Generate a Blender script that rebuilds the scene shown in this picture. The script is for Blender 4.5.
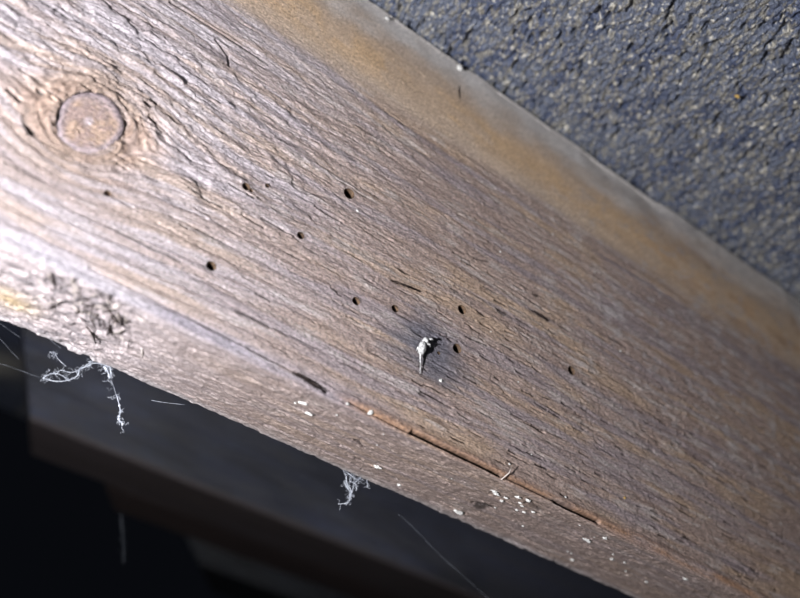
import bpy, math, random
import numpy as np
from mathutils import Vector, Matrix

for o in list(bpy.data.objects):
    bpy.data.objects.remove(o)
scene = bpy.context.scene
col = scene.collection

# ------------------------------------------------------------------ camera
FPX, DIST, PITCH = 750.0, 0.19, math.radians(25)
CAM = np.array([0.0, 0.0, 1.6])
RGT = np.array([1.0, 0.0, 0.0])
FWD = np.array([0.0, math.cos(PITCH), math.sin(PITCH)])
UPV = np.array([0.0, -math.sin(PITCH), math.cos(PITCH)])
cd = bpy.data.cameras.new('camera')
cam = bpy.data.objects.new('camera', cd)
col.objects.link(cam)
cam.location = CAM
cam.rotation_euler = (math.radians(90) + PITCH, 0, 0)
cd.sensor_width = 36.0
cd.lens = FPX / 800.0 * 36.0
cd.clip_start = 0.002
cd.clip_end = 20
cd.dof.use_dof = True
cd.dof.focus_distance = 0.192
cd.dof.aperture_fstop = 7.5
scene.camera = cam

# ------------------------------------------------------------------ world, lamp, exposure
w = bpy.data.worlds.new('World')
scene.world = w
w.use_nodes = True
w.node_tree.nodes['Background'].inputs[0].default_value = (0.6, 0.7, 1.0, 1)
w.node_tree.nodes['Background'].inputs[1].default_value = 0.004
LAMP = CAM + RGT * -0.115 + UPV * 0.006 + FWD * -0.03
ld = bpy.data.lights.new('torch', 'POINT')
ld.energy = 7.9
ld.color = (0.93, 0.95, 1.0)
ld.shadow_soft_size = 0.0022
torch = bpy.data.objects.new('torch', ld)
col.objects.link(torch)
torch.location = LAMP

vs = scene.view_settings
vs.view_transform = 'Standard'
vs.look = 'None'
vs.gamma = 1.0
vs.exposure = 0.0
vs.use_curve_mapping = False

# ------------------------------------------------------------------ the rafter's own axes
def ray(x, y):
    return RGT * (x - 400) / FPX - UPV * (y - 299) / FPX + FWD
DV = ray(2238, 1304); DV = DV / np.linalg.norm(DV)          # along the rafter
NV = np.cross(DV, [0, 0, 1.0]); NV /= np.linalg.norm(NV)    # out of its side face
if NV @ FWD > 0: NV = -NV
VV = np.cross(NV, DV)                                        # up its side face
if VV[2] < 0: VV = -VV
ORG = CAM + FWD * DIST
def on_plane(x, y, p0, nrm):
    r = ray(x, y)
    return CAM + r * (((p0 - CAM) @ nrm) / (r @ nrm))
def loc(P):
    q = P - ORG
    return np.array([q @ DV, q @ VV, q @ NV])
def wpos(t, v, z):
    return ORG + DV * t + VV * v + NV * z
def face_tv(x, y, off=0.0):
    l = loc(on_plane(x, y, ORG + NV * off, NV))
    return l[0], l[1]
V_ARR = face_tv(360, 414.5)[1]                                 # lower arris
THICK = 0.0385
WANE = 0.0035
V_TOP = face_tv(585, 150, -WANE)[1]
def under_tz(x, y):
    l = loc(on_plane(x, y, ORG + VV * V_ARR, VV))
    return l[0], l[2]

# ------------------------------------------------------------------ noise helpers
def noise(u, v, seed=0):
    tab = np.random.RandomState(seed + 11).rand(256, 256).astype(np.float32)
    u = np.asarray(u, np.float32); v = np.asarray(v, np.float32)
    iu = np.floor(u); iv = np.floor(v)
    fu = u - iu; fv = v - iv
    iu = iu.astype(np.int64) & 255; iv = iv.astype(np.int64) & 255
    iu1 = (iu + 1) & 255; iv1 = (iv + 1) & 255
    fu = fu * fu * fu * (fu * (fu * 6 - 15) + 10); fv = fv * fv * fv * (fv * (fv * 6 - 15) + 10)
    a = tab[iu, iv] * (1 - fu) + tab[iu1, iv] * fu
    b = tab[iu, iv1] * (1 - fu) + tab[iu1, iv1] * fu
    return a * (1 - fv) + b * fv
def fbm(u, v, seed=0, octv=3, gain=0.5):
    s = 0; a = 1; n = 0
    for k in range(octv):
        s = s + a * noise(u * 2 ** k + 17.3 * k, v * 2 ** k + 9.1 * k, seed + k * 7); n += a; a *= gain
    return s / n
def sst(a, b, x):
    t = np.clip((x - a) / (b - a), 0, 1)
    return t * t * (3 - 2 * t)
def mix(c, d, m):
    return c * (1 - m[..., None]) + np.array(d, np.float32) * m[..., None]

# ------------------------------------------------------------------ mesh helpers
def grid_faces(ns, nt, keep=None, close=False):
    i = np.arange(ns if close else ns - 1)[:, None]; j = np.arange(nt - 1)[None, :]
    i1 = (i + 1) % ns
    q = np.stack([i * nt + j, i * nt + j + 1, i1 * nt + j + 1, i1 * nt + j], -1).reshape(-1, 4)
    return q if keep is None else q[keep.reshape(-1)]
def np_mesh(name, verts, quads, smooth=True):
    me = bpy.data.meshes.new(name)
    verts = np.ascontiguousarray(verts.reshape(-1, 3), np.float32)
    quads = np.ascontiguousarray(quads, np.int32)
    me.vertices.add(len(verts)); me.vertices.foreach_set('co', verts.ravel())
    me.loops.add(quads.size); me.loops.foreach_set('vertex_index', quads.ravel())
    me.polygons.add(len(quads))
    me.polygons.foreach_set('loop_start', np.arange(0, quads.size, 4, dtype=np.int32))
    me.update(calc_edges=True)
    if smooth:
        me.polygons.foreach_set('use_smooth', np.ones(len(quads), bool))
    me.validate()
    return me
def attr_color(me, name, c):
    a = me.attributes.new(name, 'FLOAT_COLOR', 'POINT')
    c = c.reshape(-1, 3); cc = np.ones((len(c), 4), np.float32); cc[:, :3] = c
    a.data.foreach_set('color', cc.ravel())
def attr_vec(me, name, c):
    a = me.attributes.new(name, 'FLOAT_VECTOR', 'POINT')
    a.data.foreach_set('vector', np.ascontiguousarray(c.reshape(-1, 3), np.float32).ravel())
def link(name, me, mat=None, parent=None):
    o = bpy.data.objects.new(name, me); col.objects.link(o)
    if mat: me.materials.append(mat)
    if parent: o.parent = parent
    return o
def tag(o, label=None, cat=None, group=None, kind=None):
    if label: o['label'] = label
    if cat: o['category'] = cat
    if group: o['group'] = group
    if kind: o['kind'] = kind
    return o

class MB:
    def __init__(s): s.v = []; s.f = []
    def tube(s, pts, rad, k=6):
        pts = [Vector(p) for p in pts]; n = len(pts)
        if not hasattr(rad, '__len__'): rad = [rad] * n
        b = len(s.v); ref = Vector((0.3, 0.5, 0.8))
        for i, p in enumerate(pts):
            d = (pts[min(i + 1, n - 1)] - pts[max(i - 1, 0)])
            if d.length < 1e-9: d = Vector((0, 0, 1))
            d.normalize(); a = d.cross(ref).normalized(); c = d.cross(a)
            for q in range(k):
                g = 2 * math.pi * q / k
                s.v.append(p + (a * math.cos(g) + c * math.sin(g)) * rad[i])
        for i in range(n - 1):
            for q in range(k):
                s.f.append((b + i * k + q, b + i * k + (q + 1) % k, b + (i + 1) * k + (q + 1) % k, b + (i + 1) * k + q))
        s.f.append(tuple(b + q for q in reversed(range(k)))); s.f.append(tuple(b + (n - 1) * k + q for q in range(k)))
    def blob(s, c, ax, rnd=None, nu=12, nv=8, amp=0.0):
        b = len(s.v); c = Vector(c); ax = [Vector(a) for a in ax]
        for i in range(nv + 1):
            th = math.pi * i / nv
            for j in range(nu):
                ph = 2 * math.pi * j / nu
                r = 1 + (rnd.uniform(-amp, amp) if rnd and 0 < i < nv else 0)
                s.v.append(c + (ax[0] * math.sin(th) * math.cos(ph) + ax[1] * math.sin(th) * math.sin(ph) + ax[2] * math.cos(th)) * r)
        for i in range(nv):
            for j in range(nu):
                s.f.append((b + i * nu + j, b + (i + 1) * nu + j, b + (i + 1) * nu + (j + 1) % nu, b + i * nu + (j + 1) % nu))
    def build(s, name, mat, parent=None, smooth=True):
        me = bpy.data.meshes.new(name); me.from_pydata([tuple(v) for v in s.v], [], s.f); me.update(); me.validate()
        if smooth: me.polygons.foreach_set('use_smooth', [True] * len(me.polygons))
        return link(name, me, mat, parent)

def catmull(pts, n=6):
    P = [Vector(p) for p in pts]; P = [P[0] * 2 - P[1]] + P + [P[-1] * 2 - P[-2]]; out = []
    for i in range(1, len(P) - 2):
        for k in range(n):
            t = k / n; a, b, c, d = P[i - 1:i + 3]
            out.append(0.5 * ((2 * b) + (c - a) * t + (2 * a - 5 * b + 4 * c - d) * t * t + (3 * b - a - 3 * c + d) * t ** 3))
    out.append(P[-2]); return out

# ------------------------------------------------------------------ materials
def new_mat(name):
    m = bpy.data.materials.new(name); m.use_nodes = True
    nt = m.node_tree; bs = nt.nodes['Principled BSDF']
    return m, nt, bs
def N(nt, t, **kw):
    n = nt.nodes.new(t)
    for k, v in kw.items(): setattr(n, k, v)
    return n
def mathn(nt, op, a, b=None):
    n = N(nt, 'ShaderNodeMath', operation=op)
    for i, x in enumerate((a, b)):
        if x is None: continue
        if isinstance(x, (int, float)): n.inputs[i].default_value = x
        else: nt.links.new(x, n.inputs[i])
    return n.outputs[0]

def wood_material():
    m, nt, bs = new_mat('weathered_wood')
    ac = N(nt, 'ShaderNodeAttribute', attribute_name='tone')
    ag = N(nt, 'ShaderNodeAttribute', attribute_name='grain')
    def tex(sx, sy, scale, detail, rough=0.6):
        mp = N(nt, 'ShaderNodeMapping'); mp.inputs['Scale'].default_value = (sx, sy, 1)
        nt.links.new(ag.outputs['Vector'], mp.inputs['Vector'])
        t = N(nt, 'ShaderNodeTexNoise'); t.inputs['Scale'].default_value = scale
        t.inputs['Detail'].default_value = detail; t.inputs['Roughness'].default_value = rough
        nt.links.new(mp.outputs[0], t.inputs['Vector']); return t.outputs['Fac']
    fib = tex(0.16, 1.1, 2.0, 5, 0.7)
    spk = tex(0.55, 1.0, 2.4, 4, 0.7)
    k = mathn(nt, 'MULTIPLY_ADD', fib, 1.5); k.node.inputs[2].default_value = 0.25
    k2 = mathn(nt, 'MULTIPLY_ADD', spk, 2.2); k2.node.inputs[2].default_value = -0.1
    grit = tex(0.8, 1.0, 1.6, 2, 0.6)
    k3 = mathn(nt, 'MULTIPLY_ADD', grit, 1.8); k3.node.inputs[2].default_value = 0.1
    kk = mathn(nt, 'MULTIPLY', mathn(nt, 'MULTIPLY', k, k2), k3)
    kk = mathn(nt, 'MAXIMUM', kk, 0.22)
    mx = N(nt, 'ShaderNodeVectorMath', operation='SCALE')
    nt.links.new(ac.outputs['Color'], mx.inputs[0]); nt.links.new(kk, mx.inputs['Scale'])
    nt.links.new(mx.outputs[0], bs.inputs['Base Color'])
    rr = mathn(nt, 'MULTIPLY_ADD', spk, 0.35); rr.node.inputs[2].default_value = 0.27
    nt.links.new(rr, bs.inputs['Roughness'])
    bs.inputs['Specular IOR Level'].default_value = 0.55
    h = mathn(nt, 'ADD', mathn(nt, 'MULTIPLY', fib, 1.0), mathn(nt, 'MULTIPLY', spk, 0.8))
    bp = N(nt, 'ShaderNodeBump'); bp.inputs['Strength'].default_value = 1.0; bp.inputs['Distance'].default_value = 0.00045
    nt.links.new(h, bp.inputs['Height']); nt.links.new(bp.outputs[0], bs.inputs['Normal'])
    return m
def plain_noise_mat(name, c1, c2, scale, rough=0.7, spec=0.3, bump=0.0, trans=0.0):
    m, nt, bs = new_mat(name)
    tc = N(nt, 'ShaderNodeTexCoord'); t = N(nt, 'ShaderNodeTexNoise')
    t.inputs['Scale'].default_value = scale; t.inputs['Detail'].default_value = 4
    nt.links.new(tc.outputs['Object'], t.inputs['Vector'])
    r = N(nt, 'ShaderNodeValToRGB')
    r.color_ramp.elements[0].position = 0.35; r.color_ramp.elements[1].position = 0.65
    r.color_ramp.elements[0].color = (*c1, 1); r.color_ramp.elements[1].color = (*c2, 1)
    nt.links.new(t.outputs['Fac'], r.inputs[0]); nt.links.new(r.outputs[0], bs.inputs['Base Color'])
    bs.inputs['Roughness'].default_value = rough; bs.inputs['Specular IOR Level'].default_value = spec
    if bump:
        b = N(nt, 'ShaderNodeBump'); b.inputs['Distance'].default_value = bump; b.inputs['Strength'].default_value = 0.8
        nt.links.new(t.outputs['Fac'], b.inputs['Height']); nt.links.new(b.outputs[0], bs.inputs['Normal'])
    if trans:
        bs.inputs['Alpha'].default_value = 1 - trans
    return m
def felt_material():
    m, nt, bs = new_mat('bitumen_felt')
    ag = N(nt, 'ShaderNodeAttribute', attribute_name='grain')
    ac = N(nt, 'ShaderNodeAttribute', attribute_name='tone')
    def nz(scale, detail, loc=0):
        mp = N(nt, 'ShaderNodeMapping'); mp.inputs['Location'].default_value = (loc, loc * 2, 0)
        nt.links.new(ag.outputs['Vector'], mp.inputs['Vector'])
        t = N(nt, 'ShaderNodeTexNoise'); t.inputs['Scale'].default_value = scale; t.inputs['Detail'].default_value = detail
        nt.links.new(mp.outputs[0], t.inputs['Vector']); return t.outputs['Fac']
    spk = nz(3.4, 4)
    k = mathn(nt, 'MULTIPLY_ADD', spk, 4.6); k.node.inputs[2].default_value = -1.3
    k = mathn(nt, 'MAXIMUM', k, 0.15)
    mx = N(nt, 'ShaderNodeVectorMath', operation='SCALE')
    nt.links.new(ac.outputs['Color'], mx.inputs[0]); nt.links.new(k, mx.inputs['Scale'])
    nt.links.new(mx.outputs[0], bs.inputs['Base Color'])
    r = mathn(nt, 'MULTIPLY_ADD', nz(1.7, 2, 5), 0.6); r.node.inputs[2].default_value = 0.12
    nt.links.new(r, bs.inputs['Roughness'])
    bs.inputs['Specular IOR Level'].default_value = 0.5
    bp = N(nt, 'ShaderNodeBump'); bp.inputs['Strength'].default_value = 0.9; bp.inputs['Distance'].default_value = 0.0005
    nt.links.new(nz(3.2, 4, 3), bp.inputs['Height']); nt.links.new(bp.outputs[0], bs.inputs['Normal'])
    return m

M_WOOD = wood_material()
M_FELT = felt_material()
M_HOLE = plain_noise_mat('shaded_bore', (0.03, 0.018, 0.012), (0.12, 0.075, 0.045), 900, 0.8, 0.2)  # wood colour darkened to paint in the shade down the holes
M_WEB = plain_noise_mat('cobweb_silk', (0.42, 0.44, 0.5), (0.66, 0.68, 0.73), 600, 0.6, 0.4, 0, 0.35)
M_WEBF = plain_noise_mat('fine_cobweb_silk', (0.3, 0.32, 0.36), (0.42, 0.44, 0.5), 600, 0.6, 0.3, 0, 0.72)
M_FLECK = plain_noise_mat('pale_flake', (0.42, 0.4, 0.37), (0.74, 0.72, 0.68), 1500, 0.6, 0.4)
M_HUSK = plain_noise_mat('pale_husk', (0.16, 0.155, 0.15), (0.5, 0.49, 0.48), 1600, 0.75, 0.25, 0.0002)
M_SPL_D = plain_noise_mat('dark_splinter', (0.012, 0.009, 0.008), (0.05, 0.035, 0.03), 800, 0.85, 0.1)
M_SPL_L = plain_noise_mat('pale_splinter', (0.36, 0.3, 0.26), (0.5, 0.44, 0.4), 800, 0.6, 0.4)
M_AMBER = plain_noise_mat('amber_resin_grain', (0.42, 0.25, 0.05), (0.5, 0.33, 0.10), 900, 0.35, 0.5)

# ------------------------------------------------------------------ the big rafter
MM = 1000.0
def hole_at(x, y, rpx):
    t, v = face_tv(x, y); z = (wpos(t, v, 0) - CAM) @ FWD
    return t, v, rpx * z / FPX * 1.36
HOLES = [hole_at(*h) for h in [(107, 194, 2.8), (246, 187, 3.2), (349, 194, 4.4), (300.5, 236, 3.0), (211, 266.5, 4.0),
                               (356, 301.5, 3.3), (395, 309, 3.0), (462, 310, 3.7), (457, 349, 3.8), (571.5, 371, 3.5),
                               (267, 186, 1.8), (438.5, 353.5, 1.4), (251, 191, 1.5)]]
KT, KV = face_tv(89, 122); KR = 0.0066; KE = 1.26

def build_profile(hs):
    """closed profile, (v, z) in metres; dense where it is seen"""
    va, th = V_ARR, THICK
    pts = []
    r2 = 0.0022
    pts += [(V_TOP, -th), (V_TOP - 0.02, -th), (0.03, -th), (0.0, -th), (va + 0.008, -th)]
    nb = 10
    for k in range(nb + 1):                                  # rounded rear lower corner
        a = math.pi / 2 * k / nb
        pts.append((va + r2 - r2 * math.sin(a), -th + r2 - r2 * math.cos(a)))
    r1 = 0.0008
    n = int((th - r2 - r1) / (hs * 1.15))
    for k in range(1, n): pts.append((va, -th + r2 + (th - r2 - r1) * k / n))
    nb = 8
    for k in range(nb + 1):
        a = math.pi / 2 * k / nb
        pts.append((va + r1 - r1 * math.cos(a), -r1 + r1 * math.sin(a)))
    n = int((V_TOP - va - r1) / hs)
    for k in range(1, n + 1):
        v = va + r1 + (V_TOP - va - r1) * k / n
        q = max(0.0, (v - 0.056) / (V_TOP - 0.056))
        pts.append((v, -WANE * q ** 2.2))
    pts += [(V_TOP, -WANE - 0.004), (V_TOP, -0.025)]
    return np.array(pts)

def stamp_cracks(H, T, S, tg, sg, cracks, D):
    """each crack: polyline in (t, s) mm, half width mm, depth mm"""
    for pts, wd, dp in cracks:
        pts = np.array(pts); pad = wd * 3
        for a, b in zip(pts[:-1], pts[1:]):
            i0, i1 = np.searchsorted(sg, [min(a[1], b[1]) - pad, max(a[1], b[1]) + pad])
            j0, j1 = np.searchsorted(tg, [min(a[0], b[0]) - pad, max(a[0], b[0]) + pad])
            if i1 <= i0 or j1 <= j0: continue
            t = T[i0:i1, j0:j1]; s = S[i0:i1, j0:j1]; e = b - a; L2 = e @ e + 1e-9
            k = np.clip(((t - a[0]) * e[0] + (s - a[1]) * e[1]) / L2, 0, 1)
            dist = np.hypot(t - a[0] - k * e[0], s - a[1] - k * e[1])
            g = dp * np.clip(1.25 - dist / wd, 0, 1)
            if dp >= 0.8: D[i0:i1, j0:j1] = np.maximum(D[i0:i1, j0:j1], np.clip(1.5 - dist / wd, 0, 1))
            H[i0:i1, j0:j1] = np.minimum(H[i0:i1, j0:j1], H[i0:i1, j0:j1] * 0 - g + np.minimum(H[i0:i1, j0:j1], 0) * 0.5) * (g > 0) + H[i0:i1, j0:j1] * (g <= 0)

def wood_tone(G, W, seed):
    base = np.empty(G.shape + (3,), np.float32); base[:] = (0.262, 0.190, 0.160)
    base = mix(base, (0.33, 0.225, 0.145), sst(0.45, 0.7, fbm(G / 26, W / 5.0, seed + 1)) * 0.6)
    base = mix(base, (0.215, 0.172, 0.178), sst(0.5, 0.72, fbm(G / 40, W / 2.6, seed + 2)) * 0.8)
    base = mix(base, (0.36, 0.31, 0.285), sst(0.58, 0.8, fbm(G / 9, W / 1.2, seed + 3)) * 0.6)
    base = mix(base, (0.165, 0.11, 0.09), sst(0.6, 0.8, fbm(G / 22, W / 0.9, seed + 4)) * 0.5)
    base = base * np.array((0.98, 0.985, 0.985), np.float32)
    return base

def big_rafter():
    hs = 0.00026
    prof = build_profile(hs)
    ns = len(prof)
    seg = np.linalg.norm(np.diff(prof, axis=0), axis=1)
    S1 = np.concatenate([[0], np.cumsum(seg)])
    iarr = np.argmin(np.abs(prof[:, 0] - V_ARR) + np.abs(prof[:, 1])); s0 = S1[iarr]
    smm = (S1 - s0) * MM                                     # arc length from the arris, mm
    tan = np.gradient(prof, axis=0); nrm = np.stack([-tan[:, 1], tan[:, 0]], 1)
    nrm = np.stack([tan[:, 1] * -1, tan[:, 0]], 1); nrm /= np.linalg.norm(nrm, axis=1)[:, None] + 1e-12
    # outward = +z on the face (tangent there is +v)
    dense = np.arange(-0.128, 0.196, hs)
    tg = np.concatenate([np.linspace(-0.5, -0.132, 12), dense, np.linspace(0.2, 1.3, 20)])
    tm = tg * MM
    T, S = np.meshgrid(tm, smm)                               # (ns, nt)
    Vm = np.repeat((prof[:, 0] * MM)[:, None], len(tg), 1)
    isface = (np.arange(ns) >= iarr)[:, None] & np.ones_like(T, bool)
    vm = S + V_ARR * MM                                       # face height in mm, running on past the arris
    # grain field: wavy and flowing around the knot
    kx, kv, kr = KT * MM, KV * MM, KR * MM
    dx = (T - kx) / 1.3; dv = (vm - kv) / KE
    r2 = np.maximum(dx * dx + dv * dv, (kr * 0.9) ** 2)
    R2 = (kr * 1.15) ** 2
    W = kv + dv * KE * (1 - R2 / r2)
    G = T + dx * R2 / r2
    W = W + 2.4 * (noise(T / 70, vm / 35, 3) - 0.5) + 0.9 * (noise(T / 22, vm / 12, 4) - 0.5)
    near = np.exp(-((np.sqrt(dx * dx + dv * dv) - kr) / 6.0).clip(0) ** 2)
    # regions
    rough = sst(18, -70, T) * sst(-14, 4, vm) * sst(46, 30, vm)
    rough = np.maximum(rough, sst(10, -20, T) * sst(26, 34, vm) * sst(58, 46, vm) * 0.45)
    ridge = sst(20, -60, T) * sst(-33, -30, vm) * sst(8, -6, vm)
    band = sst(54, 61, vm)
    under = sst(0.5, -0.5, S)
    hairy = under * sst(-20, -45, T)
    # relief, mm
    H = 0.10 * (fbm(G / 6.0, W / 0.5, 20, 3) - 0.5) + 0.12 * (fbm(G / 12, W / 1.4, 25, 2) - 0.5)
    H += 0.16 * (fbm(G / 1.6, W / 0.7, 27, 2) - 0.5)
    c = fbm(G / 8.0, W / 2.5, 30, 2)
    c2 = fbm(G / 5.0 + 40, W / 1.6, 33, 2)
    H += rough * (0.40 * (sst(0.46, 0.56, c) - 0.5) + 0.30 * (sst(0.5, 0.57, c2) - 0.5) + 0.8 * (fbm(G / 7, W / 2.4, 36, 3) - 0.5) + 0.55 * (fbm(G / 2.6, W / 1.2, 38, 3) - 0.5))
    H += (1 - rough) * (1 - band) * 0.10 * (sst(0.5, 0.6, c2) - 0.5)
    H += (1 - 0.6 * band) * (0.13 * (noise(G / 0.9, W / 0.55, 28) - 0.5) + 0.18 * (fbm(G / 2.6, W / 0.6, 29, 2) - 0.5))
    ph = W / 3.4 + 1.2 * noise(G / 80, W / 9, 40)
    saw = (ph - np.floor(ph)); saw = sst(0, 0.75, saw) * sst(1.0, 0.86, saw)
    H += ridge * 0.17 * (saw - 0.5) + (1 - under) * (1 - band) * 0.10 * (saw - 0.5)
    H *= 1 - 0.72 * band
    H += band * (0.5 * (fbm(T / 18, vm / 9, 45, 3) - 0.5))
    H += under * (0.5 * (fbm(T / 5, S / 1.8, 46, 3) - 0.5) + 0.3 * (fbm(T / 1.5, S / 1.1, 44, 2) - 0.5))
    H += hairy * (0.6 * (fbm(T / 4.5 + vm / 5, vm / 2.0 - T / 9, 47, 3) - 0.5) + 0.5 * (sst(0.46, 0.56, fbm(T / 3.0 - vm / 3.2, vm / 1.6 + T / 6, 49, 2)) - 0.5) * sst(-45, -58, T))
    H += near * 0.9 * (fbm(T / 2.4, vm / 1.8, 50, 3) - 0.5)
    # rim lifted about the knot, step at its upper right
    # torn arris: chewed edge with loose strip
    H += np.exp(-(S / 1.2) ** 2) * (0.8 * (fbm(T / 14, S / 3, 52, 3) - 0.55))
    H += 0.45 * np.exp(-((S - 2.2) / 1.1) ** 2) * sst(-15, 5, T) * (0.3 + noise(T / 9, T * 0, 54))
    # wavy top edge
    topk = sst(V_TOP * MM - 14, V_TOP * MM, Vm) * isface
    H += topk * 3.0 * (fbm(T / 26, T * 0 + 3, 56, 3) - 0.6)
    # rear lower edge, slightly nibbled
    rear = np.exp(-((Vm - V_ARR * MM) / 3.0) ** 2) * np.exp(-((S + THICK * MM) / 3.5) ** 2)
    H += rear * 0.5 * (fbm(T / 7, S / 7, 58, 4) - 0.6)
    # cracks
    rs = random.Random(5)
    cr = []
    def fp(pl, wd, dp):
        cr.append(([(face_tv(*p)[0] * MM, face_tv(*p)[1] * MM - V_ARR * MM) for p in pl], wd, dp))
    fp([(412, 433), (440, 446.5), (470, 461), (500, 476)], 0.5, 2.2)
    fp([(500, 476), (530, 490), (555, 502)], 0.24, 1.0)
    fp([(555, 502), (575, 512), (598, 522.5)], 0.5, 2.2)
    fp([(598, 526), (660, 556), (740, 597)], 0.3, 0.5)
    fp([(350, 403), (385, 421), (412, 435)], 0.28, 0.6)
    fp([(295, 373), (311, 383), (326, 392)], 0.30, 1.8)
    fp([(393, 281), (421, 291.5)], 0.26, 1.2)
    fp([(533, 311), (549, 321)], 0.32, 1.2)
    fp([(474, 258), (489, 262)], 0.24, 1.0)
    fp([(484, 287), (497, 294)], 0.2, 0.8)
    fp([(466, 337), (487, 346)], 0.2, 0.8)
    fp([(433, 280), (440, 284)], 0.22, 0.8)
    fp([(420, 70), (426, 76)], 0.2, 0.4)
    fp([(90, 268), (190, 318), (330, 391)], 0.3, 0.5)
    fp([(118, 232), (180, 262)], 0.22, 0.8); fp([(60, 205), (120, 232)], 0.2, 0.6)
    fp([(170, 215), (235, 248)], 0.2, 0.7)
    fp([(215, 40), (228, 55), (229, 66)], 0.3, 0.8); fp([(170, 2), (215, 30), (268, 64)], 0.3, 0.9)
    fp([(62, 102), (57, 118), (62, 138)], 0.3, 1.1)
    for (x, y, l) in [(146, 103, 7), (150, 118, 9), (152, 100, 6), (8, 92, 20), (25, 125, 14), (38, 90, 7), (28, 130, 8)]:
        fp([(x, y), (x + l * 0.6, y + l * 0.5)], 0.45, 1.3)
    for k in range(300):
        t0 = rs.uniform(-115, 185); s0_ = rs.uniform(3, 92)
        dens = 1.0 if s0_ < 60 else 0.12
        if s0_ < 40 and t0 > 20: dens = 1.0
        if rs.random() > dens: continue
        L = rs.uniform(2, 9) * (1.3 if t0 < -20 else 0.8); sl = rs.uniform(-0.05, 0.03)
        cr.append(([(t0, s0_), (t0 + L * 0.5, s0_ + sl * L * 0.5 + rs.uniform(-.2, .2)), (t0 + L, s0_ + sl * L)], rs.uniform(0.14, 0.22), rs.uniform(0.3, 0.95)))
    for k in range(260):                                     # short dark checks on the right of the face
        t0 = rs.uniform(5, 175); s0_ = rs.uniform(4, 60); L = rs.uniform(1.2, 4.2)
        cr.append(([(t0, s0_), (t0 + L, s0_ + rs.uniform(-0.06, 0.06) * L)], rs.uniform(0.13, 0.2), rs.uniform(0.6, 1.1)))
    for k in range(150):                                     # underside checks
        t0 = rs.uniform(-90, 130); s0_ = rs.uniform(-38, -2); L = rs.uniform(2, 10)
        sl = rs.uniform(-0.08, 0.08) if t0 > -40 else rs.uniform(-0.5, 0.5)
        cr.append(([(t0, s0_), (t0 + L, s0_ + sl * L)], rs.uniform(0.2, 0.34), rs.uniform(0.3, 0.9)))
    def up(pl, wd, dp):
        cr.append(([(under_tz(*p)[0] * MM, under_tz(*p)[1] * MM) for p in pl], wd, dp))
    up([(356, 440), (364, 448)], 0.5, 0.9); up([(108, 305), (128, 327)], 0.6, 1.4); up([(51, 275), (58, 286)], 0.5, 1.2)
    up([(476, 503), (490, 509)], 1.1, 1.6); up([(374, 468), (396, 479)], 0.6, 0.8); up([(528, 503), (541, 511)], 0.8, 1.2)
    crack_shade = np.zeros_like(H); stamp_cracks(H, T, S, tm, smm, cr, crack_shade)
    # colour of the wood, with shade painted into the cracks
    tone = wood_tone(G, W, 60)
    tone = mix(tone, (0.34, 0.235, 0.150), near * 0.55)
    tone = mix(tone, (0.33, 0.20, 0.15), near * 0.6 * sst(0.45, 0.65, fbm(T / 6, vm / 6, 70)))
    silver = sst(10, -80, T) * (1 - band)
    tone = mix(tone, (0.36, 0.315, 0.33), silver * (0.36 + 0.55 * sst(0.42, 0.66, fbm(G / 18, W / 1.8, 71))))
    tone = mix(tone, (0.27, 0.18, 0.125), near * 0.6)
    bt = band * sst(97, 70, vm) * sst(0.0, 0.4, 0.35 + 0.5 * fbm(T / 25, vm / 10, 72))
    mot = fbm(T / 10 + vm / 14, vm / 5, 82, 4)
    tone = mix(tone, (0.44, 0.335, 0.25), band * 0.75)
    tone = mix(tone, (0.47, 0.315, 0.185), bt * np.exp(-((vm - 70) / 8.0) ** 2) * (0.45 + 0.9 * sst(0.35, 0.7, mot)).clip(0, 1))
    tone = mix(tone, (0.30, 0.19, 0.12), band * sst(60, 120, T) * sst(0.45, 0.65, mot) * 0.6)
    tone = mix(tone, (0.62, 0.585, 0.56), sst(76, 93, vm + 14 * (fbm(T / 12, vm / 8, 73, 3) - 0.5)) * 0.85 * (1 - under))
    grey = sst(0.56, 0.74, fbm(T / 4.5, vm / 2.6, 75, 4, 0.65)) * sst(10, 90, T) * sst(-20, 20, vm)
    tone = mix(tone, (0.34, 0.305, 0.30), grey * 0.6)
    # blue-grey stain round the husk
    st, sv = face_tv(428, 350)[0] * MM, face_tv(428, 350)[1] * MM
    e = np.sqrt(((T - st) / 14) ** 2 + ((vm - sv) / 10.5) ** 2) + 0.7 * (fbm(G / 8, W / 2, 77, 3) - 0.5)
    tone = mix(tone, (0.08, 0.077, 0.096), sst(1.25, 0.2, e) * 0.92)
    # arris: blue-purple line left, russet torn strip right
    tone = mix(tone, (0.215, 0.195, 0.235), np.exp(-((S - 1.5) / 2.4) ** 2) * sst(10, -10, T) * sst(-62, -48, T) * (0.4 + 0.5 * fbm(G / 12, W / 1.2, 78, 2)))
    tone = mix(tone, (0.33, 0.30, 0.325), np.exp(-((S - 2.2 - 2 * (noise(T / 15, T * 0, 79) - 0.5)) / 1.8) ** 2) * sst(-48, -58, T) * 0.75)
    tone = mix(tone, (0.27, 0.155, 0.095), np.exp(-((S - 1.6) / 1.3) ** 2) * sst(-12, 0, T) * (0.15 + 0.8 * sst(0.35, 0.65, fbm(T / 18, S / 2, 81, 3))))
    # underside: greyer, paler towards the left
    tone = mix(tone, (0.235, 0.18, 0.16), under * 0.6)
    tone = mix(tone, (0.36, 0.305, 0.305), under * sst(-20, -70, T) * 0.7)
    tone = mix(tone, (0.11, 0.095, 0.10), hairy * sst(0.55, 0.66, fbm(T / 3.0 - vm / 2.6, vm / 1.4 + T / 6, 80, 3)) * 0.7 * sst(-50, -62, T) * sst(-100, -80, T))
    ux, uz = under_tz(12, 300)
    tone = mix(tone, (0.36, 0.255, 0.125), under * np.exp(-((T - ux * MM) / 5) ** 2 - ((S - uz * MM) / 5) ** 2) * 0.8)
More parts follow.
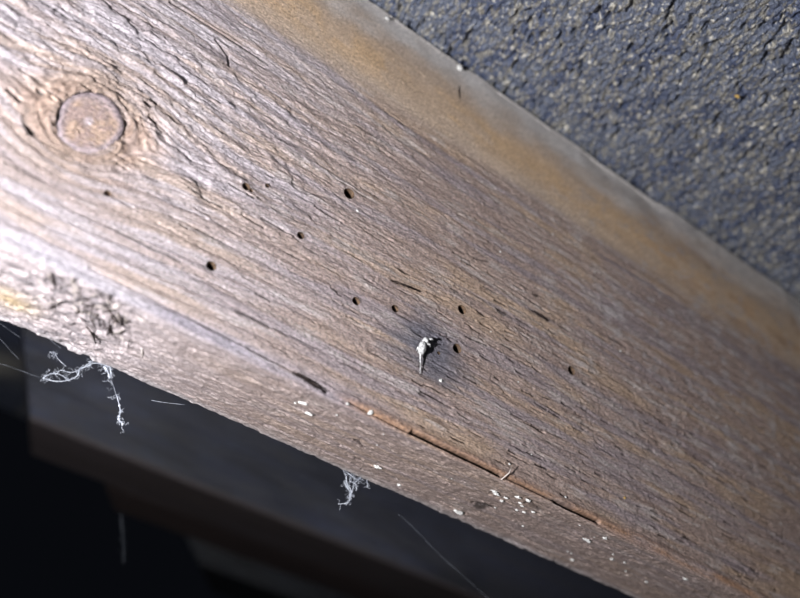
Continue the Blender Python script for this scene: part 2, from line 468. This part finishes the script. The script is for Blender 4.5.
    ux, uz = under_tz(483, 506)
    tone = mix(tone, (0.04, 0.03, 0.025), under * sst(1, 0.5, np.sqrt(((T - ux * MM) / 2.6) ** 2 + ((S - uz * MM) / 4.5) ** 2)) * 0.95)
    tone = mix(tone, (0.40, 0.38, 0.38), rear * 0.6)
    tone = mix(tone, (0.035, 0.024, 0.022), crack_shade * 0.85)  # shade inside the deep cracks, painted dark into the tone
    # holes and knot: move the mesh onto the rims and open it
    Tq = T.copy(); Sq = S.copy()
    inside = np.zeros(T.shape, bool)
    cuts = [(t * MM, v * MM - V_ARR * MM, r * MM, 1.0) for t, v, r in HOLES] + [(kx, kv - V_ARR * MM, kr * 0.985, KE)]
    for q, (ct, cs, r, el) in enumerate(cuts):
        i0, i1 = np.searchsorted(smm, [cs - r * 1.6, cs + r * 1.6]); j0, j1 = np.searchsorted(tm, [ct - r * 1.6, ct + r * 1.6])
        a = Tq[i0:i1, j0:j1] - ct; b = (Sq[i0:i1, j0:j1] - cs) / el; dd = np.hypot(a, b) + 1e-9
        snap = np.abs(dd - r) < 0.19
        f = np.where(snap, r / dd, 1.0)
        Tq[i0:i1, j0:j1] = ct + a * f; Sq[i0:i1, j0:j1] = cs + b * f * el
        inside[i0:i1, j0:j1] |= (dd < r) | snap
        if q < len(HOLES):
            H[i0:i1, j0:j1] *= sst(r * 1.0, r * 1.6, dd)
    keep = ~(inside[:-1, :-1] & inside[1:, :-1] & inside[:-1, 1:] & inside[1:, 1:])
    dS = (Sq - S) / MM
    Hm = H / MM
    Vv = prof[:, 0][:, None] + nrm[:, 0][:, None] * Hm + dS
    Zz = prof[:, 1][:, None] + nrm[:, 1][:, None] * Hm
    P = ORG + (Tq / MM)[..., None] * DV + Vv[..., None] * VV + Zz[..., None] * NV
    keepc = np.concatenate([keep, np.ones((1, len(tg) - 1), bool)], 0)
    q = grid_faces(ns, len(tg), keepc, close=True)
    base = ORG + DV * 0.0 + VV * V_ARR
    me = np_mesh('rafter', P - base, q)
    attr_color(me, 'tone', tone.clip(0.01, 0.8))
    attr_vec(me, 'grain', np.stack([G, W, np.zeros_like(G)], -1))
    o = link('rafter', me, M_WOOD)
    o.location = base
    return o, base

rafter, RBASE = big_rafter()
tag(rafter, 'large weathered brown wooden rafter with woodworm holes and a round knot, running across the picture', 'rafter')

def child_mesh(name, verts, faces, mat, tone=None, grain=None, smooth=True):
    me = bpy.data.meshes.new(name); me.from_pydata([tuple(np.array(v) - RBASE) for v in verts], [], faces); me.update(); me.validate()
    if smooth: me.polygons.foreach_set('use_smooth', [True] * len(me.polygons))
    if tone is not None: attr_color(me, 'tone', tone)
    if grain is not None: attr_vec(me, 'grain', grain)
    return link(name, me, mat, rafter)

# bore holes: a tube with a floor, each its own part
rng = random.Random(3)
for (t, v, r) in HOLES:
    K = 20; rings = [(r * 1.10, -0.0001), (r * 0.99, -0.0002), (r * 0.97, -0.0015), (r * 0.95, -0.004), (r * 0.9, -0.008)]
    vs_, fs = [], []
    tl = rng.uniform(-0.1, 0.1)
    for rr, z in rings:
        for k in range(K):
            a = 2 * math.pi * k / K; j = 1 + 0.04 * math.sin(3 * a + t * 900)
            vs_.append(wpos(t + rr * j * math.cos(a) - z * tl, v + rr * j * math.sin(a), z))
    vs_.append(wpos(t, v, -0.0085))
    for i in range(len(rings) - 1):
        for k in range(K):
            fs.append((i * K + k, i * K + (k + 1) % K, (i + 1) * K + (k + 1) % K, (i + 1) * K + k))
    b = (len(rings) - 1) * K
    for k in range(K): fs.append((b + k, b + (k + 1) % K, len(vs_) - 1))
    child_mesh('woodworm_hole', vs_, fs, M_HOLE)['label'] = 'round dark woodworm exit hole'

# the knot: a loose round plug of end grain
def knot():
    nr, K = 26, 96
    R = KR * 0.985
    rr = np.linspace(0.0, 1, nr); aa = np.linspace(0, 2 * np.pi, K, endpoint=False)
    RR, AA = np.meshgrid(rr, aa, indexing='ij')
    x = RR * np.cos(AA); y = RR * np.sin(AA)
    wob = 1 + 0.025 * np.sin(3 * AA + 1) + 0.02 * np.sin(5 * AA)
    h = 0.25 * (fbm(x * 4 + 9, y * 4 + 9, 90, 4) - 0.5) - 0.25 * sst(0.86, 1.0, RR) + 0.12 * np.cos(RR * 14) * 0.3
    h += 0.30 * x + 0.22 * y + 0.12
    h += -0.5 * np.exp(-((x + 0.12) / 0.12) ** 2 - ((y + 0.42) / 0.13) ** 2) * (fbm(x * 12, y * 12, 93, 2) > 0.5)
    P = ORG + (KT + 0.00025 + x * R * wob)[..., None] * DV + (KV + 0.0001 + y * R * KE * wob)[..., None] * VV + (h / MM)[..., None] * NV
    skirt = P[-1] - NV * 0.0035
    verts = np.concatenate([P.reshape(-1, 3), skirt])
    faces = []
    for i in range(nr):
        for k in range(K):
            faces.append((i * K + k, (i + 1) * K + k, (i + 1) * K + (k + 1) % K, i * K + (k + 1) % K))
    tone = np.empty((nr, K, 3), np.float32); tone[:] = (0.30, 0.225, 0.195)
    tone = mix(tone, (0.37, 0.27, 0.19), sst(0.45, 0.65, fbm(x * 3 + 4, y * 3 + 4, 95, 3)) * 0.8)
    tone = mix(tone, (0.40, 0.35, 0.36), sst(0.2, 0.08, np.hypot(x + 0.05, y)) * 0.9)
    tone = mix(tone, (0.30, 0.26, 0.28), sst(0.7, 0.95, RR) * 0.8)
    tone = mix(tone, (0.30, 0.25, 0.26), sst(0.3, 0.8, y) * 0.7)
    tone = tone * np.array((0.80, 0.74, 0.74), np.float32)
    tone = np.concatenate([tone.reshape(-1, 3), np.full((K, 3), 0.1, np.float32)])
    gr = np.concatenate([np.stack([x * 5, y * 5, x * 0], -1).reshape(-1, 3), np.zeros((K, 3))])
    child_mesh('knot', verts, faces, M_WOOD, tone, gr)['label'] = 'round pinkish brown knot with a dark crack around it'
knot()

# splinters lifting off the underside at the left and off the torn lower edge
def splinter(pts, r, mat, label=None):
    m = MB(); n = len(pts)
    m.tube([p - RBASE for p in pts], [r * (0.35 + 0.65 * math.sin(math.pi * (0.15 + 0.8 * i / (n - 1)))) for i in range(n)], 5)
    return m.build('splinter', mat, rafter)
def us(x, y, lift=0.0):
    t, z = under_tz(x, y); return wpos(t, V_ARR - lift, z)
rng = random.Random(12)
for k in range(64):
    x = rng.gauss(92, 22); y = 262 + (x - 60) * 0.47 + rng.uniform(10, 52)
    if x < 30 or x > 150: continue
    a = rng.choice([rng.uniform(0.3, 0.8), rng.uniform(-0.9, 0.1), rng.uniform(0.9, 1.7)])
    L = rng.uniform(5, 15); dx, dy = math.cos(a) * L / 2, math.sin(a) * L / 2
    l0 = rng.uniform(0.0, .0002); l1 = rng.uniform(0.0003, 0.0011)
    splinter([us(x - dx, y - dy, l0), us(x + rng.uniform(-1, 1), y + rng.uniform(-1, 1), l1 * 0.7), us(x + dx, y + dy, l1)],
             rng.uniform(0.00008, 0.00021), M_SPL_D if rng.random() < 0.55 else M_SPL_L)
for (pl, r, mt) in [([(106, 303), (115, 315), (128, 327)], 0.0003, M_SPL_D), ([(110, 318), (111, 325), (108, 333)], 0.00024, M_SPL_D),
                    ([(50, 275), (55, 281), (58, 288)], 0.0003, M_SPL_D), ([(88, 325), (94, 333), (97, 342)], 0.0003, M_SPL_D)]:
    splinter([us(x, y, 0.0005) for x, y in pl], r, mt)
def fs_(x, y, lift=0.0002):
    t, v = face_tv(x, y); return wpos(t, v, lift)
splinter([fs_(295, 373, .0003), fs_(310, 382.5, .0005), fs_(326, 392, .0001)], 0.00024, M_SPL_D)
splinter([fs_(500, 480, .0004), fs_(506, 474, .0012), fs_(508, 467, .0016)], 0.00017, M_SPL_L)
splinter([fs_(541, 397, .0002), fs_(548, 400, .0003)], 0.0002, M_SPL_D)
splinter([fs_(393, 281, .0002), fs_(407, 286.5, .0003), fs_(421, 292, .0001)], 0.00016, M_SPL_D)
splinter([fs_(533, 311, .0002), fs_(541, 316, .0003), fs_(549, 321, .0001)], 0.0002, M_SPL_D)
def wn(x, y, lift):
    l = loc(on_plane(x, y, ORG - NV * 0.002, NV)); return wpos(l[0], l[1], -0.0018 + lift)
splinter([wn(457, 87, .0006), wn(457, 97, .0009), wn(461, 106, .0006), wn(470, 114, .0003)], 0.00014, M_SPL_D)

# ------------------------------------------------------------------ roofing felt overhead
def felt():
    tg = np.concatenate([np.linspace(-0.5, -0.08, 14), np.arange(-0.075, 0.215, 0.00032), np.linspace(0.22, 1.3, 20)])
    wg = np.concatenate([np.linspace(-0.6, -0.02, 12), np.arange(-0.012, 0.125, 0.00034), np.linspace(0.13, 0.45, 12)])
    T, Wd = np.meshgrid(tg * MM, wg * MM)
    A = T + 0.25 * Wd; B = Wd
    h = 1.15 * (fbm(A / 1.25, B / 2.3, 110, 3, 0.7) - 0.5) + 0.8 * (fbm(A / 9, B / 14, 114, 2) - 0.5)
    c = noise(A / 0.65, B / 1.2, 117)
    h += 0.55 * (sst(0.35, 0.65, c) - 0.5)
    p = fbm(A / 2.6, B / 3.6, 119, 2)
    h -= 2.2 * sst(0.66, 0.78, p)
    P = ORG + (T / MM)[..., None] * DV + (V_TOP + 0.0012 - h / MM)[..., None] * VV + (Wd / MM)[..., None] * NV
    base = ORG + VV * V_TOP
    tone = np.empty(T.shape + (3,), np.float32); tone[:] = (0.072, 0.081, 0.110)
    tone = mix(tone, (0.038, 0.048, 0.085), sst(0.45, 0.65, fbm(A / 6, B / 9, 121, 3)) * 0.9)
    tone = mix(tone, (0.165, 0.148, 0.115), sst(0.54, 0.68, fbm(A / 0.9, B / 1.9, 124, 3)) * 0.75)
    tone = mix(tone, (0.55, 0.50, 0.40), sst(0.80, 0.92, noise(A / 0.5, B / 0.9, 127)) * 0.7)  # sparkles painted into the tone as tiny pale spots
    me = np_mesh('ceiling', P - base, grid_faces(len(wg), len(tg)))
    attr_color(me, 'tone', tone); attr_vec(me, 'grain', np.stack([A, B * 0.6, T * 0], -1))
    o = link('ceiling', me, M_FELT); o.location = base
    return tag(o, 'rough blue-grey mineral surfaced roofing felt above the rafter', 'roofing felt', kind='structure')
felt()

# ------------------------------------------------------------------ rafters behind, in the dark
def back_rafter(off, t0, t1, thick, tint, seed, label, cut=0.0, va=0.0, cutz=0.0, low=(0.03, 0.02, 0.018)):
    vt, r = V_TOP, 0.0025
    prof = []
    def run(a, b, n):
        for k in range(n): prof.append((a[0] + (b[0] - a[0]) * k / n, a[1] + (b[1] - a[1]) * k / n))
    run((vt, -thick), (va + r, -thick), 14)
    for k in range(5):
        a = math.pi / 2 * k / 5; prof.append((va + r - r * math.sin(a), -thick + r - r * math.cos(a)))
    run((va, -thick + r), (va, -r), 30)
    for k in range(5):
        a = math.pi / 2 * k / 5; prof.append((va + r - r * math.cos(a), -r + r * math.sin(a)))
    run((va + r, 0), (vt, 0), 80)
    run((vt, 0), (vt, -thick), 6)
    prof = np.array(prof); ns = len(prof)
    tg = np.concatenate([np.linspace(0, 0.3, 260), np.linspace(0.305, 1.0, 20) * (t1 - t0)])
    tg = np.unique(tg.clip(0, t1 - t0))
    T, I = np.meshgrid(tg * MM, np.arange(ns))
    S = np.concatenate([[0], np.cumsum(np.linalg.norm(np.diff(prof, axis=0), axis=1))])[:, None] * MM + T * 0
    tan = np.roll(prof, -1, 0) - np.roll(prof, 1, 0); nr = np.stack([-tan[:, 1], tan[:, 0]], 1); nr /= np.linalg.norm(nr, axis=1)[:, None] + 1e-9
    H = (0.8 * (fbm(T / 20, S / 2.5, seed, 3) - 0.5) + 0.8 * (fbm(T / 40, S / 12, seed + 5, 2) - 0.5)) / MM
    Vv = prof[:, 0][:, None] + nr[:, 0][:, None] * H; Zz = prof[:, 1][:, None] + nr[:, 1][:, None] * H
    TT = t0 + T / MM + cut * (Vv - va) - cutz * Zz                    # raking end cut
    P = ORG + TT[..., None] * DV + Vv[..., None] * VV + (Zz - off)[..., None] * NV
    base = wpos(t0, va, -off - thick / 2)
    nt = len(tg)
    q = grid_faces(ns, nt, None, True)
    me_v = (P - base).reshape(-1, 3)
    capc = [P[:, 0].mean(0) - base, P[:, -1].mean(0) - base]
    me = np_mesh('rafter', me_v, q)
    import bmesh
    bm = bmesh.new(); bm.from_mesh(me); bm.verts.ensure_lookup_table()
    for j in (0, nt - 1):
        idx = [i * nt + j for i in range(ns)]
        if j == 0: idx.reverse()
        try: bm.faces.new([bm.verts[i] for i in idx])
        except ValueError: pass
    bm.to_mesh(me); bm.free()
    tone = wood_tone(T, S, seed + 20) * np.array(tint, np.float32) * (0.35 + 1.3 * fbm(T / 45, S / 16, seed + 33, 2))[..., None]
    tone = mix(tone, np.array(low), (sst(va + 0.004, va + 0.001, prof[:, 0])[:, None] + T * 0) * 0.85)  # face and underside toned apart to paint in their shading
    attr_color(me, 'tone', tone); attr_vec(me, 'grain', np.stack([T, S, T * 0], -1))
    o = link('rafter', me, M_WOOD); o.location = base
    return tag(o, label, 'rafter', 'rafters behind in the dark')
def placed(off, arris_px, up_px, low_px):
    """section and raking end of a rafter whose side face lies off behind the big one's"""
    t1, v1 = face_tv(*arris_px, -off); t2, v2 = face_tv(*up_px, -off)
    best = min(np.linspace(0.02, 0.25, 461), key=lambda th: abs(face_tv(*low_px, -off - th)[1] - v1))
    t3 = face_tv(*low_px, -off - best)[0]
    return dict(t0=t1, thick=best, va=v1, cut=(t2 - t1) / (v2 - v1), cutz=(t3 - t1) / best)
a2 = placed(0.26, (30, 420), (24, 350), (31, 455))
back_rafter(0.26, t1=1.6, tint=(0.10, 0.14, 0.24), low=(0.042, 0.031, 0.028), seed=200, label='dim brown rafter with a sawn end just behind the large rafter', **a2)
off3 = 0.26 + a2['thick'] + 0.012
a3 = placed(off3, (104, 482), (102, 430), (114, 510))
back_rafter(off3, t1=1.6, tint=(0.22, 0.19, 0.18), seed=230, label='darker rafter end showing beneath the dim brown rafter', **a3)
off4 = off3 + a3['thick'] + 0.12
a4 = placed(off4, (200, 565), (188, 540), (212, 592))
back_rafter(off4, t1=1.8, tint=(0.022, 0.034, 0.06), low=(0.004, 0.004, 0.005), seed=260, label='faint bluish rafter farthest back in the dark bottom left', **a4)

# ------------------------------------------------------------------ husk hanging on the face
def husk():
    m = MB(); r = random.Random(4)
    def f(x, y, z): t, v = face_tv(x, y); return Vector(wpos(t, v, z * 0.72))
    px = 0.187 / FPX
    c = f(419.8, 349.5, 0.0016)
    ax = [Vector(f(421, 344, 0) - f(419, 355, 0)).normalized(), None, Vector(NV)]
    ax[1] = ax[2].cross(ax[0]).normalized(); ax[2] = ax[0].cross(ax[1])
    m.blob(c, [ax[0] * 0.0020, ax[1] * 0.00105, ax[2] * 0.0011], r, 16, 12, 0.12)
    m.blob(f(422.6, 342.6, 0.0020), [ax[0] * 0.0009, ax[1] * 0.00085, ax[2] * 0.0008], r, 14, 10, 0.14)
    root = bpy.data.objects.new('husk', None); col.objects.link(root); root.empty_display_size = 0.002
    base = f(420, 349, 0); root.location = base
    def part(mm, name, mat=M_HUSK):
        mm.v = [Vector(x) - base for x in mm.v]; return mm.build(name, mat, root)
    part(m, 'body')
    m = MB(); m.tube(catmull([f(418.6, 354, .0015), f(418.4, 360, .0013), f(418.9, 367, .001), f(419.2, 374, .0005)]), [0.00030 * (1 - i / 18) ** 2 + 0.00009 for i in range(19)], 7); part(m, 'tail')
    for pts in ([(425, 341.5, .0022), (427.5, 341.2, .0026), (430, 342.2, .0024)], [(423, 346, .002), (426, 346.5, .0024), (427.5, 348.5, .0018)],
                [(418, 347, .0016), (416.5, 348.5, .0012), (416, 351, .0003)]):
        m = MB(); m.tube([f(*p) for p in pts], [0.00034, 0.0003, 0.00016], 6); part(m, 'limb')
    return tag(root, 'small pale husk with a thin tail stuck on the dark stain of the rafter face', 'husk')
husk()

# ------------------------------------------------------------------ cobwebs
def rear_pt(x, y, off=THICK + 0.001):
    return Vector(on_plane(x, y, ORG - NV * off, NV))
def cobweb(name, paths, label, fuzz=0, seed=1, off=THICK + 0.001, mat=M_WEB, cat='cobweb', fn=None):
    fn = fn or (lambda x, y: rear_pt(x, y, off)); r = random.Random(seed); m = MB()
    base = fn(*paths[0][0][0])
    for pts, rad in paths:
        rad *= 0.6; c = catmull([fn(*p) + Vector((r.uniform(-1, 1), r.uniform(-1, 1), r.uniform(-1, 1))) * 0.0003 - base for p in pts], 5)
        n = len(c); m.tube(c, [rad * r.uniform(0.5, 1.3) for _ in range(n)], 5)
        for k in range(int(fuzz * len(pts))):                # fine looping fibres
            a = c[r.randrange(n)]; q = [a]
            for _ in range(5): q.append(q[-1] + Vector((r.uniform(-1, 1), r.uniform(-1, 1), r.uniform(-1.1, 0.9))) * 0.0006)
            m.tube(catmull(q, 3), rad * 0.3, 4)
        if fuzz and rad > 0.00012:
            for k in range(len(pts)):
                m.blob(c[r.randrange(n)], [Vector((rad * 2.2, 0, 0)), Vector((0, rad * 1.6, 0)), Vector((0, 0, rad * 2.2))], r, 7, 5, 0.3)
    o = m.build(name, mat); o.location = base
    return tag(o, label, cat)
cobweb('cobweb', [([(110, 366), (104, 365), (94, 363.5), (86, 366), (80, 369), (76, 375), (70, 379), (60, 381), (50, 380), (43, 377)], 0.00016),
                  ([(43, 377), (50, 374), (57, 374), (62, 371), (70, 374), (78, 371), (88, 366)], 0.00013),
                  ([(55, 373), (62, 376), (69, 380)], 0.00012), ([(50, 352), (55, 354), (59, 360), (66, 367)], 0.00009),
                  ([(80, 369), (88, 362), (93, 361)], 0.00012), ([(103, 365), (108, 370), (110, 378)], 0.00022),
                  ([(110, 366), (111, 374), (110, 379)], 0.0002),
                  ([(109, 378), (113, 386), (116, 395)], 0.00006), ([(116, 395), (119, 403), (121, 411), (120, 418), (122, 424), (121, 427)], 0.00023)],
       'wispy grey cobweb dangling from the rafter edge at far left, with a hanging strand', 2.5, 2)
cobweb('cobweb', [([(343, 471), (345, 477), (348, 484), (351, 490), (351, 497), (348, 502), (344, 504), (339, 503)], 0.0002),
                  ([(344, 480), (347, 486), (350, 492), (350, 499)], 0.00016),
                  ([(362, 476), (357, 480), (353, 486), (352, 493)], 0.00018), ([(347, 472), (352, 477), (357, 479), (363, 476)], 0.0002),
                  ([(345, 484), (348, 490), (350, 495)], 0.00014), ([(350, 475), (351, 482), (356, 484), (355, 490)], 0.00014),
                  ([(366, 477), (368, 482), (368, 487)], 0.00014), ([(346, 472), (346, 463), (350, 456), (357, 453), (361, 457), (359, 462)], 0.00012)],
       'fluffy tangled tuft of cobweb hanging from the middle of the rafter edge', 2, 5)
cobweb('cobweb_strand', [([(152, 400), (165, 401.5), (186, 404)], 0.00008)], 'short straight pale cobweb strand beneath the rafter, right of the hanging cobweb', 0, 3, THICK + 0.003)
for pl, lb in [([(-6, 319), (8, 328), (22, 337)], 'uppermost thin cobweb thread across the black left corner'),
               ([(-6, 332), (8, 346), (20, 358)], 'middle thin cobweb thread across the black left corner'),
               ([(-6, 363), (10, 366), (42, 377)], 'lowest thin cobweb thread running to the left cobweb')]:
    cobweb('cobweb_strand', [(pl, 0.00004)], lb, 0, 7, THICK + 0.004, M_WEBF)
cobweb('cobweb_strand', [([(47, 335), (53, 342), (60, 349)], 0.00006)], 'tiny cobweb thread just under the rafter edge above the left cobweb', 0, 8, THICK + 0.002, M_WEBF)
cobweb('cobweb_strand', [([(398, 513), (412, 527), (440, 556), (470, 582), (500, 610)], 0.00006)], 'long faint cobweb thread slanting across the dark under the rafter', 0, 9, THICK + 0.012, M_WEBF)
cobweb('cobweb', [([(121, 515), (122, 530), (124, 545), (123, 560)], 0.00007)], 'blurred cobweb wisp hanging in the black bottom left', 5, 11, 0.17, M_WEBF)

# ------------------------------------------------------------------ pale flecks
def fleck(P, nrm, size, seed, label, group=None, mat=M_FLECK, elong=1.0, name='fleck', ang=0.0):
    r = random.Random(seed); nrm = Vector(nrm); a = Vector(DV) * math.cos(ang) + Vector(np.cross(nrm, DV)) * math.sin(ang); b = nrm.cross(a)
    m = MB(); m.blob((0, 0, 0), [a * size * elong, b * size * r.uniform(0.6, 0.9), nrm * size * 0.34], r, 8, 5, 0.5)
    o = m.build(name, mat, None, False); o.location = Vector(P) + nrm * size * 0.30
    return tag(o, label, 'fleck', group)
FK = 0.14 / FPX
def ff(x, y, s, label, group=None, **k):
    t, v = face_tv(x, y); return fleck(wpos(t, v, 0.0001), NV, s * FK, int(x * 7 + y), label, group, **k)
def uf(x, y, s, label, group=None, **k):
    t, z = under_tz(x, y); return fleck(wpos(t, V_ARR - 0.0001, z), -VV, s * FK * 1.25, int(x * 7 + y), label, group, **k)
ff(369.5, 413, 3.2, 'white flake on the lower edge left of the long crack', elong=1.3, ang=0.6)
ff(347, 404, 2.2, 'white flake on the lower edge above the hanging cobweb tuft', ang=1.0)
uf(309, 412.5, 3.0, 'thin white curl on the rafter underside, leftmost of its flakes', elong=1.7)
uf(303, 402, 3.0, 'white sliver where underside and face meet', elong=1.6, ang=0.3)
uf(378, 466, 3.6, 'white crumb on the underside right of the hanging cobweb tuft', elong=1.3)
uf(459, 511, 5.5, 'largest white crust on the rear edge of the underside', elong=1.2)
uf(399, 484, 2.6, 'small white crumb at the underside edge')
uf(587, 539, 4.0, 'bright white chip on the underside below the end of the long crack', elong=1.3)
uf(605, 537, 3.0, 'white chip just right of the bright chip below the crack', elong=1.2)
uf(612, 558, 2.8, 'white chip on the underside near the right-hand dark edge', elong=1.3)
uf(572, 559, 3.0, 'white chip at the underside edge near the bottom', elong=0.9)
uf(685, 578, 3.2, 'cream chip on the underside at bottom right', elong=1.4)
uf(646, 581, 2.4, 'small white chip lowest on the underside near the frame bottom')
ff(565, 497, 2.0, 'small white speck above the right end of the long crack')
ff(624, 498, 2.2, 'yellowish speck on the face right of the long crack', mat=M_AMBER)
ff(357, 211, 2.0, 'white speck just below the largest woodworm hole')
ff(500, 252, 1.6, 'lone white speck on the upper face near the tan band')
ff(440, 381, 2.6, 'greyish white smudge right of the husk tail', elong=1.1)
for i, (x, y) in enumerate([(497, 493), (502, 500), (506, 497), (518, 496), (522, 505), (524, 511), (528, 499), (517, 509), (533, 511), (494, 490), (520, 502)]):
    uf(x, y, 2.4 if i % 3 else 3.2, 'white crumb in the cluster on the underside below the crack', 'crumb cluster below the crack', elong=1.1)
rg = random.Random(21)
for i in range(26):
    x = rg.uniform(480, 790); y = rg.uniform(220, 560)
    t, v = face_tv(x, y)
    if not (V_ARR + 0.004 < v < 0.06): continue
    ff(x, y, rg.uniform(0.8, 1.5), 'tiny pale speck scattered over the right part of the rafter face', 'specks on the right of the face')
for i in range(14):
    x = rg.uniform(270, 640); ya = 410 + (x - 360) * 0.476
    y = ya + rg.uniform(8, 52)
    uf(x, y, rg.uniform(0.9, 1.6), 'tiny pale speck scattered along the rafter underside', 'specks on the underside')
def top_pt(x, y):
    l = loc(on_plane(x, y, ORG - NV * (WANE * 0.9), NV)); return wpos(l[0], l[1], -WANE * 0.75)
fleck(top_pt(458, 69), NV, 0.0011, 5, 'white dust lump on the upper rafter edge against the felt')
fleck(top_pt(386, 20), NV, 0.0007, 6, 'small white dust lump at the top of the upper rafter edge')
def felt_pt(x, y):
    return on_plane(x, y, ORG + VV * (V_TOP - 0.001), VV)
fleck(felt_pt(737, 96), -VV, 0.0007, 8, 'single amber grain glinting on the blue-grey felt', mat=M_AMBER, elong=1.3)
